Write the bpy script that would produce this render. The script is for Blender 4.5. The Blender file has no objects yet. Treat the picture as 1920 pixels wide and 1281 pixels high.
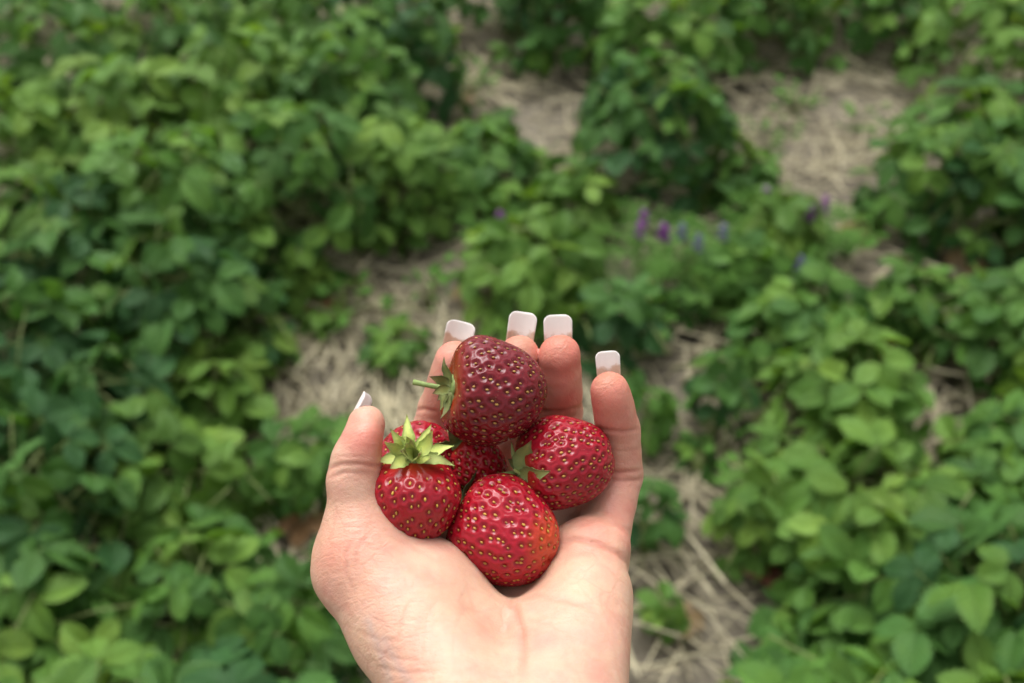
import bpy, bmesh, math, random
import numpy as np
from mathutils import Vector, Matrix, Euler

random.seed(7)
rng = np.random.default_rng(7)
scene = bpy.context.scene
COL = scene.collection
R = math.radians

# ------------------------------------------------------------------ camera
CAM_H, PITCH, LENS = 1.20, 44.0, 35.0
F = LENS / 36.0 * 1920.0
HAND_D = 30.0                                     # cm, camera to the hand's reference depth
cam_data = bpy.data.cameras.new('camera')
cam = bpy.data.objects.new('camera', cam_data)
COL.objects.link(cam)
cam.location = (0, 0, CAM_H)
cam.rotation_euler = (R(90 - PITCH), 0, 0)
cam_data.lens = LENS
cam_data.sensor_width = 36.0
cam_data.clip_start = 0.02
cam_data.clip_end = 400
cam_data.dof.use_dof = True
cam_data.dof.focus_distance = 0.296
cam_data.dof.aperture_fstop = 8.9
cam_data.dof.aperture_blades = 7
scene.camera = cam

# ------------------------------------------------------------------ sky, sun, exposure (bright overcast day)
SUN_EL, SUN_AZ = R(64), R(-20)                    # azimuth from +Y towards +X
world = bpy.data.worlds.new('World')
scene.world = world
world.use_nodes = True
wn = world.node_tree.nodes
wl = world.node_tree.links
wn.clear()
sky = wn.new('ShaderNodeTexSky')
sky.sky_type = 'NISHITA'
sky.sun_disc = False
sky.sun_elevation = SUN_EL
sky.sun_rotation = SUN_AZ
sky.air_density = 1.0
sky.dust_density = 6.0
hs = wn.new('ShaderNodeHueSaturation')
hs.inputs['Saturation'].default_value = 0.06
bg = wn.new('ShaderNodeBackground')
bg.inputs['Strength'].default_value = 0.10
wo = wn.new('ShaderNodeOutputWorld')
wl.new(sky.outputs[0], hs.inputs['Color'])
wl.new(hs.outputs[0], bg.inputs['Color'])
wl.new(bg.outputs[0], wo.inputs['Surface'])
sun_data = bpy.data.lights.new('sun', 'SUN')
sun_data.energy = 1.0
sun_data.angle = R(50)
sun_data.color = (1.0, 0.96, 0.91)
sun = bpy.data.objects.new('sun', sun_data)
COL.objects.link(sun)
sd = Vector((math.sin(SUN_AZ) * math.cos(SUN_EL), math.cos(SUN_AZ) * math.cos(SUN_EL), math.sin(SUN_EL)))
sun.rotation_euler = sd.to_track_quat('Z', 'Y').to_euler()
scene.view_settings.view_transform = 'Standard'
scene.view_settings.look = 'None'
scene.view_settings.gamma = 1.0
scene.view_settings.use_curve_mapping = False
scene.view_settings.exposure = 1.2
scene.cycles.use_denoising = True
scene.cycles.max_bounces = 8

# ------------------------------------------------------------------ helpers
CAMM = Matrix.Translation((0, 0, CAM_H)) @ Euler((R(90 - PITCH), 0, 0)).to_matrix().to_4x4()
FWD = Vector((0, math.cos(R(PITCH)), -math.sin(R(PITCH))))
UPV = Vector((0, math.sin(R(PITCH)), math.cos(R(PITCH))))

def ground(px, py, z=0.0):
    """where the sight line through a point of the photograph meets height z"""
    d = FWD + Vector((1, 0, 0)) * ((px - 960) / F) + UPV * ((640.5 - py) / F)
    t = (CAM_H - z) / -d.z
    return Vector((0, 0, CAM_H)) + d * t

def L(px, py, z):
    """modelling space of the hand, cm: x right, y up, z towards the viewer"""
    k = (HAND_D - z) / F
    return np.array(((px - 960) * k, (640.5 - py) * k, z), dtype=np.float64)

def to_world(v):
    """cm modelling space -> world metres"""
    v = np.asarray(v, dtype=np.float64).copy()
    v = v.reshape(-1, 3)
    v[:, 2] -= HAND_D
    v *= 0.01
    m = np.array(CAMM)
    return v @ m[:3, :3].T + m[:3, 3]

def mesh_np(name, verts, faces, mats=(), smooth=True):
    me = bpy.data.meshes.new(name)
    verts = np.asarray(verts, dtype=np.float32)
    if isinstance(faces, np.ndarray):
        nf, k = faces.shape
        me.vertices.add(len(verts))
        me.vertices.foreach_set('co', verts.ravel())
        me.loops.add(nf * k)
        me.loops.foreach_set('vertex_index', faces.astype(np.int32).ravel())
        me.polygons.add(nf)
        me.polygons.foreach_set('loop_start', np.arange(0, nf * k, k, dtype=np.int32))
        me.update(calc_edges=True)
        me.validate()
    else:
        me.from_pydata([tuple(map(float, v)) for v in verts], [], faces)
        me.update()
    me.polygons.foreach_set('use_smooth', np.full(len(me.polygons), smooth))
    for m in mats:
        me.materials.append(m)
    return me

def link(name, me, parent=None, **props):
    o = bpy.data.objects.new(name, me)
    COL.objects.link(o)
    if parent is not None:
        o.parent = parent
    for k, v in props.items():
        o[k] = v
    return o

def thing(name, label, cat, loc=(0, 0, 0), group=None):
    o = bpy.data.objects.new(name, None)
    COL.objects.link(o)
    o.empty_display_size = 0.03
    o.location = loc
    o['label'] = label
    o['category'] = cat
    if group:
        o['group'] = group
    return o

def attr(me, name, values):
    a = me.attributes.new(name, 'FLOAT', 'POINT')
    a.data.foreach_set('value', np.asarray(values, dtype=np.float32))

class MB:
    """collects small shapes into one mesh"""
    def __init__(self):
        self.v, self.f, self.a, self.n = [], [], [], 0
    def add(self, v, f, a=0.0):
        v = np.asarray(v, dtype=np.float64)
        self.v.append(v)
        self.f.extend([tuple(i + self.n for i in q) for q in f])
        self.a.append(np.full(len(v), a))
        self.n += len(v)
    def tube(self, pts, radii, seg=6, a=0.0, caps=True):
        pts = [np.asarray(p, float) for p in pts]
        V, Fc = [], []
        ref = np.array((0.31, 0.52, 0.79))
        for i, p in enumerate(pts):
            t = pts[min(i + 1, len(pts) - 1)] - pts[max(i - 1, 0)]
            t /= np.linalg.norm(t) + 1e-12
            u = np.cross(t, ref); u /= np.linalg.norm(u) + 1e-12
            w = np.cross(t, u)
            for k in range(seg):
                c = 2 * math.pi * k / seg
                V.append(p + radii[i] * (math.cos(c) * u + math.sin(c) * w))
        for i in range(len(pts) - 1):
            for k in range(seg):
                k2 = (k + 1) % seg
                Fc.append((i * seg + k, i * seg + k2, (i + 1) * seg + k2, (i + 1) * seg + k))
        if caps:
            Fc.append(tuple(range(seg - 1, -1, -1)))
            b = (len(pts) - 1) * seg
            Fc.append(tuple(b + k for k in range(seg)))
        self.add(V, Fc, a)
    def mesh(self, name, mats, smooth=True, attr_name=None):
        me = mesh_np(name, np.concatenate(self.v), self.f, mats, smooth)
        if attr_name:
            attr(me, attr_name, np.concatenate(self.a))
        return me

# ---- node material helpers
def new_mat(name):
    m = bpy.data.materials.new(name)
    m.use_nodes = True
    nt = m.node_tree
    nt.nodes.clear()
    out = nt.nodes.new('ShaderNodeOutputMaterial')
    b = nt.nodes.new('ShaderNodeBsdfPrincipled')
    nt.links.new(b.outputs[0], out.inputs['Surface'])
    return m, nt, b, out

def N(nt, typ, **kw):
    n = nt.nodes.new(typ)
    for k, v in kw.items():
        setattr(n, k, v)
    return n

def setin(nt, sock, val):
    if isinstance(val, bpy.types.NodeSocket):
        nt.links.new(val, sock)
    elif isinstance(val, (tuple, list)) and len(val) == 3 and sock.type == 'RGBA':
        sock.default_value = (*val, 1)
    else:
        sock.default_value = val

def mix(nt, fac, a, b, blend='MIX'):
    n = N(nt, 'ShaderNodeMix', data_type='RGBA', blend_type=blend)
    setin(nt, n.inputs[0], fac)
    setin(nt, n.inputs[6], a)
    setin(nt, n.inputs[7], b)
    return n.outputs[2]

def ramp(nt, fac, stops):
    n = N(nt, 'ShaderNodeValToRGB')
    cr = n.color_ramp
    while len(cr.elements) < len(stops):
        cr.elements.new(0.5)
    for e, (p, c) in zip(cr.elements, stops):
        e.position = p
        e.color = (*c, 1) if not isinstance(c, float) else (c, c, c, 1)
    nt.links.new(fac, n.inputs[0])
    return n.outputs[0]

def noise(nt, vec, scale, detail=4, rough=0.55, dist=0.0):
    n = N(nt, 'ShaderNodeTexNoise')
    n.inputs['Scale'].default_value = scale
    n.inputs['Detail'].default_value = detail
    n.inputs['Roughness'].default_value = rough
    n.inputs['Distortion'].default_value = dist
    if vec is not None:
        nt.links.new(vec, n.inputs['Vector'])
    return n.outputs[0]

def vor(nt, vec, scale, feature='F1', rnd=1.0):
    n = N(nt, 'ShaderNodeTexVoronoi', feature=feature)
    n.inputs['Scale'].default_value = scale
    n.inputs['Randomness'].default_value = rnd
    if vec is not None:
        nt.links.new(vec, n.inputs['Vector'])
    return n.outputs['Distance']

def math_(nt, op, a, b=0.0, c=None):
    n = N(nt, 'ShaderNodeMath', operation=op)
    setin(nt, n.inputs[0], a)
    setin(nt, n.inputs[1], b)
    if c is not None:
        setin(nt, n.inputs[2], c)
    return n.outputs[0]

def bump(nt, height, strength, dist, normal=None):
    n = N(nt, 'ShaderNodeBump')
    n.inputs['Strength'].default_value = strength
    n.inputs['Distance'].default_value = dist
    nt.links.new(height, n.inputs['Height'])
    if normal is not None:
        nt.links.new(normal, n.inputs['Normal'])
    return n.outputs[0]

def geo_attr(nt, name, typ='GEOMETRY'):
    n = N(nt, 'ShaderNodeAttribute', attribute_type=typ, attribute_name=name)
    return n

def objco(nt):
    return N(nt, 'ShaderNodeTexCoord').outputs['Object']

# ------------------------------------------------------------------ materials of the field
def soil_material():
    m, nt, b, _ = new_mat('soil')
    co = objco(nt)
    n1 = noise(nt, co, 5, 6, 0.65)
    n2 = noise(nt, co, 60, 5, 0.7)
    c = ramp(nt, n1, [(0.3, (0.14, 0.12, 0.088)), (0.55, (0.25, 0.225, 0.168)), (0.75, (0.34, 0.31, 0.235))])
    c = mix(nt, 0.5, c, ramp(nt, n2, [(0.3, (0.07, 0.05, 0.035)), (0.7, (0.32, 0.27, 0.20))]))
    nt.links.new(c, b.inputs['Base Color'])
    b.inputs['Roughness'].default_value = 0.95
    nt.links.new(bump(nt, noise(nt, co, 45, 8, 0.7), 0.9, 0.02), b.inputs['Normal'])
    return m

def straw_material():
    m, nt, b, _ = new_mat('straw')
    a = geo_attr(nt, 'tone').outputs['Fac']
    c = ramp(nt, a, [(0.0, (0.15, 0.13, 0.09)), (0.3, (0.39, 0.345, 0.235)), (0.65, (0.62, 0.555, 0.375)), (1.0, (0.80, 0.73, 0.49))])
    c = mix(nt, 0.35, c, ramp(nt, noise(nt, objco(nt), 40, 4), [(0.35, (0.24, 0.21, 0.16)), (0.7, (0.56, 0.49, 0.35))]))
    nt.links.new(c, b.inputs['Base Color'])
    b.inputs['Roughness'].default_value = 0.6
    return m

def leaf_material(name='strawberry_leaf', dry=False):
    m, nt, b, out = new_mat(name)
    uv = N(nt, 'ShaderNodeUVMap').outputs[0]
    sep = N(nt, 'ShaderNodeSeparateXYZ')
    nt.links.new(uv, sep.inputs[0])
    u, v = sep.outputs[0], sep.outputs[1]
    av = math_(nt, 'ABSOLUTE', v)
    # veins: the midrib and the slanting side veins
    side = math_(nt, 'SINE', math_(nt, 'MULTIPLY', math_(nt, 'SUBTRACT', u, math_(nt, 'MULTIPLY', av, 0.33)), 46.0))
    sidev = math_(nt, 'POWER', math_(nt, 'MULTIPLY_ADD', side, 0.5, 0.5), 6.0)
    mid = math_(nt, 'SUBTRACT', 1.0, math_(nt, 'MINIMUM', math_(nt, 'MULTIPLY', av, 14.0), 1.0))
    vein = math_(nt, 'MAXIMUM', math_(nt, 'MULTIPLY', sidev, 0.55), mid)
    oi = N(nt, 'ShaderNodeObjectInfo')
    base = oi.outputs['Color']
    n1 = noise(nt, objco(nt), 30, 3)
    c = mix(nt, math_(nt, 'MULTIPLY', vein, 0.35), base, mix(nt, 1.0, base, (1.8, 1.6, 1.5), 'MULTIPLY'))
    c = mix(nt, ramp(nt, n1, [(0.35, 0.0), (0.75, 0.55)]), c, mix(nt, 1.0, base, (1.35, 1.15, 0.8), 'MULTIPLY'))
    back = N(nt, 'ShaderNodeNewGeometry').outputs['Backfacing']
    c = mix(nt, math_(nt, 'MULTIPLY', back, 0.55), c, mix(nt, 1.0, c, (1.9, 1.6, 2.0), 'MULTIPLY'))
    nt.links.new(c, b.inputs['Base Color'])
    b.inputs['Roughness'].default_value = 0.75 if dry else 0.52
    b.inputs['Specular IOR Level'].default_value = 0.2 if dry else 0.2
    nt.links.new(bump(nt, math_(nt, 'MULTIPLY', vein, -1.0), 0.9, 0.0025), b.inputs['Normal'])
    tr = N(nt, 'ShaderNodeBsdfTranslucent')
    nt.links.new(mix(nt, 1.0, c, (1.5, 1.6, 0.5), 'MULTIPLY'), tr.inputs['Color'])
    ms = N(nt, 'ShaderNodeMixShader')
    ms.inputs[0].default_value = 0.22
    nt.links.new(b.outputs[0], ms.inputs[1])
    nt.links.new(tr.outputs[0], ms.inputs[2])
    nt.links.new(ms.outputs[0], out.inputs['Surface'])
    return m

def plain_material(name, col, rough=0.6, var=0.25, scale=40, spec=0.4):
    m, nt, b, _ = new_mat(name)
    n1 = noise(nt, objco(nt), scale, 4)
    lo = tuple(c * (1 - var) for c in col)
    hi = tuple(min(1, c * (1 + var)) for c in col)
    nt.links.new(ramp(nt, n1, [(0.3, lo), (0.7, hi)]), b.inputs['Base Color'])
    b.inputs['Roughness'].default_value = rough
    b.inputs['Specular IOR Level'].default_value = spec
    return m

M_SOIL = soil_material()
M_STRAW = straw_material()
M_LEAF = leaf_material()
M_DRY = leaf_material('dry_leaf', True)
M_PETIOLE = plain_material('petiole', (0.16, 0.20, 0.06), 0.55)
M_FLOWER = plain_material('purple_petal', (0.17, 0.030, 0.21), 0.6, 0.4, 200)
M_FLOWER2 = plain_material('blue_petal', (0.095, 0.085, 0.20), 0.6, 0.4, 200)
M_YELLOW = plain_material('yellow_petal', (0.45, 0.36, 0.03), 0.6)
M_GROUNDBERRY = plain_material('ripe_fruit', (0.32, 0.012, 0.012), 0.35)

# ------------------------------------------------------------------ the ground and its straw
def build_ground():
    n = 90
    xs = np.concatenate([np.linspace(-60, -3.2, 8)[:-1], np.linspace(-3.2, 3.2, n), np.linspace(3.2, 60, 8)[1:]])
    ys = np.concatenate([np.linspace(-50, -0.6, 6)[:-1], np.linspace(-0.6, 5.2, n), np.linspace(5.2, 120, 8)[1:]])
    X, Y = np.meshgrid(xs, ys, indexing='ij')
    Z = 0.012 * np.sin(X * 7.1 + 1.3 * np.sin(Y * 4)) * np.cos(Y * 6.3) + 0.006 * np.sin(X * 23 + Y * 17)
    V = np.stack([X, Y, Z - 0.012], -1).reshape(-1, 3)
    nx, ny = X.shape
    i = np.arange(nx - 1)[:, None] * ny + np.arange(ny - 1)[None]
    Fq = np.stack([i, i + ny, i + ny + 1, i + 1], -1).reshape(-1, 4)
    link('ground', mesh_np('ground', V, Fq, [M_SOIL]), kind='structure')
build_ground()

def build_straw():
    V, Fc, A = [], [], []
    count = 30000
    patches = rng.uniform((-2.6, 0.0), (2.6, 4.6), (900, 2))
    pang = rng.uniform(0, math.pi, 900)
    pi_ = rng.integers(0, 900, count)
    n = 0
    for k in range(count):
        c = patches[pi_[k]] + rng.normal(0, 0.13, 2)
        a = pang[pi_[k]] + rng.normal(0, 0.5)
        ln = rng.uniform(0.03, 0.20) * rng.uniform(0.5, 1.1)
        w = rng.uniform(0.001, 0.0027)
        z = 0.001 + abs(rng.normal(0, 0.012))
        bend = rng.normal(0, 0.10)
        dz = rng.normal(0, 0.05) * ln
        t = np.array((math.cos(a), math.sin(a)))
        s = np.array((-t[1], t[0]))
        for j, q in enumerate((-0.5, 0.0, 0.5)):
            p = c + t * ln * q + s * bend * ln * (q * q)
            zz = max(z + dz * q * 2, -0.002)
            V += [(*(p - s * w), zz), (*p, zz + w * 1.3), (*(p + s * w), zz)]
        for j in (0, 3):
            b = n + j
            Fc += [(b, b + 1, b + 4, b + 3), (b + 1, b + 2, b + 5, b + 4), (b + 2, b, b + 3, b + 5)]
        A += [min(1, max(0, rng.normal(0.52, 0.32)))] * 9
        n += 9
    for k in range(4500):                                       # the long loose stalks lying on top
        c = rng.uniform((-2.4, 0.1), (2.4, 4.2))
        a = rng.uniform(0, math.pi); ln = rng.uniform(0.10, 0.28); w = rng.uniform(0.0009, 0.0019)
        z = rng.uniform(0.012, 0.034); bend = rng.normal(0, 0.35); dz = rng.normal(0, 0.04) * ln
        t = np.array((math.cos(a), math.sin(a))); s = np.array((-t[1], t[0]))
        for q in (-0.5, 0.0, 0.5):
            p = c + t * ln * q + s * bend * ln * (q * q)
            zz = max(z + dz * q * 2, 0.002)
            V += [(*(p - s * w), zz), (*p, zz + w * 1.5), (*(p + s * w), zz)]
        for j in (0, 3):
            b = n + j
            Fc += [(b, b + 1, b + 4, b + 3), (b + 1, b + 2, b + 5, b + 4), (b + 2, b, b + 3, b + 5)]
        A += [min(1, max(0, rng.normal(0.75, 0.22)))] * 9
        n += 9
    me = mesh_np('straw_mulch', np.array(V), np.array(Fc, dtype=np.int32), [M_STRAW], False)
    attr(me, 'tone', A)
    link('straw_mulch', me, kind='stuff', label='dry straw strewn over the paths between the strawberry rows', category='straw')
build_straw()

# ------------------------------------------------------------------ strawberry leaves and plants
def leaflet(length, width, fold, curl, seed, rows=15, cols=7):
    """an obovate toothed leaflet lying along +x, its face up; returns verts, faces, uv"""
    r = random.Random(seed)
    V, UV = [], []
    wob = r.uniform(-0.12, 0.12)
    for i in range(rows):
        u = i / (rows - 1)
        w = width * 0.5 * (math.sin(math.pi * min(1, 0.06 + u ** 0.85 * 0.90)) ** 0.75) * (0.84 + 0.32 * u)
        tooth = (1.0 + (0.15 if i % 2 else -0.11)) if 0 < i < rows - 1 else 1.0
        for j in range(cols):
            v = (j / (cols - 1)) * 2 - 1
            y = v * w * (tooth if j in (0, cols - 1) else 1.0)
            x = length * u + 0.16 * length * abs(v) * (1 - u) * math.sqrt(u) + (0.03 * length * (1 - abs(v)) if i == rows - 1 else 0) - abs(v) * 0.10 * length * (1 if u > .5 else u * 2) * 0.5
            z = abs(y) * math.tan(fold) - curl * length * u * u + 0.05 * length * math.sin(u * 7 + v * 3 + seed) * (0.3 + abs(v)) * 0.35
            z += -0.35 * abs(v) ** 3 * w * 0.5 + (0.016 if i % 2 else -0.016) * length * min(1, abs(v) * 1.5) * (1 if 0 < i < rows - 1 else 0)
            y += wob * length * u * u
            V.append((x, y, z))
            UV.append((u, v))
    Fc = []
    for i in range(rows - 1):
        for j in range(cols - 1):
            a = i * cols + j
            Fc.append((a, a + cols, a + cols + 1, a + 1))
    return np.array(V), Fc, UV

def leaf_mesh(seed, lean, dry=False):
    """one trifoliate leaf on its stalk: the origin is where the three leaflets meet"""
    r = random.Random(seed)
    V, Fc, UV, MI = [], [], [], []
    n = 0
    droop = 0.15 + 0.35 * lean
    for k, ang in enumerate((0, 76, -76)):
        ln = r.uniform(0.058, 0.074) * (1.0 if k == 0 else 0.94)
        wd = ln * r.uniform(0.64, 0.78)
        lv, lf, luv = leaflet(ln, wd, R(r.uniform(10, 34)), r.uniform(0.0, 0.34), seed * 7 + k)
        lv = lv + np.array((0.007, 0, 0.001))
        ry = Matrix.Rotation(R(r.uniform(-14, 16)) + droop * 0.5, 3, 'Y')
        rx = Matrix.Rotation(R(r.uniform(-14, 14)), 3, 'X')
        rz = Matrix.Rotation(R(ang + r.uniform(-9, 9)), 3, 'Z')
        M = np.array(rz @ ry @ rx)
        lv = lv @ M.T
        V.append(lv)
        Fc += [tuple(i + n for i in q) for q in lf]
        MI += [0] * len(lf)
        UV += luv
        n += len(lv)
    reach, drop = ((0.015, 0.20), (0.075, 0.17), (0.14, 0.11))[int(lean)]
    mb = MB()
    pts = [(0.006, 0, 0), (-reach * .25, 0, -drop * .22), (-reach * .7, 0, -drop * .6), (-reach, 0, -drop)]
    mb.tube(pts, [0.0013, 0.0015, 0.0017, 0.002], 4)
    V.append(mb.v[0])
    Fc += [tuple(i + n for i in q) for q in mb.f]
    MI += [1] * len(mb.f)
    UV += [(0.5, 0.9)] * len(mb.v[0])
    me = mesh_np('leaf', np.concatenate(V), Fc, [M_DRY if dry else M_LEAF, M_PETIOLE])
    me.polygons.foreach_set('material_index', np.array(MI, dtype=np.int32))
    uvl = me.uv_layers.new(name='UVMap')
    li = np.zeros(len(me.loops), dtype=np.int32)
    me.loops.foreach_get('vertex_index', li)
    uvl.data.foreach_set('uv', np.array(UV, dtype=np.float32)[li].ravel())
    return me

LEAVES = {lean: [leaf_mesh(100 * lean + s, lean) for s in range(6)] for lean in (0, 1, 2)}
DRY_LEAVES = [leaf_mesh(900 + s, 2, True) for s in range(3)]
TONES = {
    'dark': ((0.027, 0.082, 0.024), (0.048, 0.122, 0.027), (0.076, 0.162, 0.028)),
    'mid': ((0.044, 0.114, 0.024), (0.070, 0.160, 0.030), (0.100, 0.198, 0.034)),
    'light': ((0.066, 0.146, 0.026), (0.093, 0.186, 0.033), (0.125, 0.222, 0.040)),
}

def fruit_mesh():
    bm = bmesh.new()
    bmesh.ops.create_icosphere(bm, subdivisions=3, radius=0.014)
    for v in bm.verts:
        v.co.x *= 1 - 0.25 * v.co.z / -0.014 * -1 if False else 1 + 0.22 * v.co.z / 0.014
        v.co.y *= 1 + 0.22 * v.co.z / 0.014
        v.co.z *= 1.15
    me = bpy.data.meshes.new('fruit')
    bm.to_mesh(me); bm.free()
    me.polygons.foreach_set('use_smooth', np.full(len(me.polygons), True))
    me.materials.append(M_GROUNDBERRY)
    return me
FRUIT = fruit_mesh()

def crown_mesh():
    mb = MB()
    mb.tube([(0, 0, -0.03), (0, 0, 0.01), (0.004, 0.002, 0.035)], [0.014, 0.016, 0.009], 7)
    return mb.mesh('crown', [M_PETIOLE])
CROWN = crown_mesh()

def strawberry_plant(p, rad, high, n, tone, label, seed, dry=0, fruit=0):
    r = random.Random(seed)
    t = thing('strawberry_plant', label, 'strawberry plant', (p.x, p.y, 0), 'strawberry plants growing in the field')
    t.rotation_euler.z = r.uniform(0, 6.28)
    full = rad
    rad = rad - (0.034 if rad > 0.09 else 0.016)
    link('crown', CROWN, t)
    n = int(n * 1.72)
    for i in range(n):
        q = math.sqrt((i + 0.5) / n) * r.uniform(0.9, 1.08)
        ph = i * 2.39996 + r.uniform(-0.5, 0.5)
        rr = rad * q
        dome = 1 - 0.72 * q * q * q
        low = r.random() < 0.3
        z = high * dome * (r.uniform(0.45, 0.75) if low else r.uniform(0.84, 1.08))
        lean = 0 if q < 0.4 else (1 if q < 0.78 else 2)
        o = link('leaf', r.choice(LEAVES[lean]), t)
        s = r.uniform(0.52, 0.88) * (0.9 if low else 1.0) * (0.55 + 0.45 * min(1.0, full / 0.13))
        o.location = (rr * math.cos(ph), rr * math.sin(ph), max(z, 0.02))
        o.scale = (s, s, s)
        tilt = R(r.gauss(8 + 22 * q * q, 21))
        roll = R(r.gauss(0, 22))
        o.rotation_euler = (Matrix.Rotation(ph + r.gauss(0, 0.6), 3, 'Z') @ Matrix.Rotation(tilt, 3, 'Y') @ Matrix.Rotation(roll, 3, 'X')).to_euler()
        k = r.random()
        cols = TONES[tone]
        c = cols[0] if k < 0.34 else (cols[1] if k < 0.84 else cols[2])
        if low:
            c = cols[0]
        f = r.uniform(0.9, 1.3)
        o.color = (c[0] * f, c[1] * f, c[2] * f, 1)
    for i in range(dry):
        ph = r.uniform(0, 6.28)
        o = link('dead_leaf', r.choice(DRY_LEAVES), t)
        o.location = (rad * 0.95 * math.cos(ph), rad * 0.95 * math.sin(ph), r.uniform(0.02, 0.05))
        s = r.uniform(0.5, 0.8)
        o.scale = (s, s, s * 0.4)
        o.rotation_euler = (r.uniform(-.4, .4), r.uniform(-.2, .5), ph)
        o.color = r.choice(((0.17, 0.10, 0.05, 1), (0.26, 0.19, 0.11, 1), (0.12, 0.055, 0.035, 1)))
    for i in range(fruit):
        ph = r.uniform(0, 6.28)
        o = link('fruit', FRUIT, t)
        o.location = (rad * 0.9 * math.cos(ph), rad * 0.9 * math.sin(ph), 0.018)
        o.rotation_euler = (r.uniform(1, 2.2), 0, r.uniform(0, 6))
    return t

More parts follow.
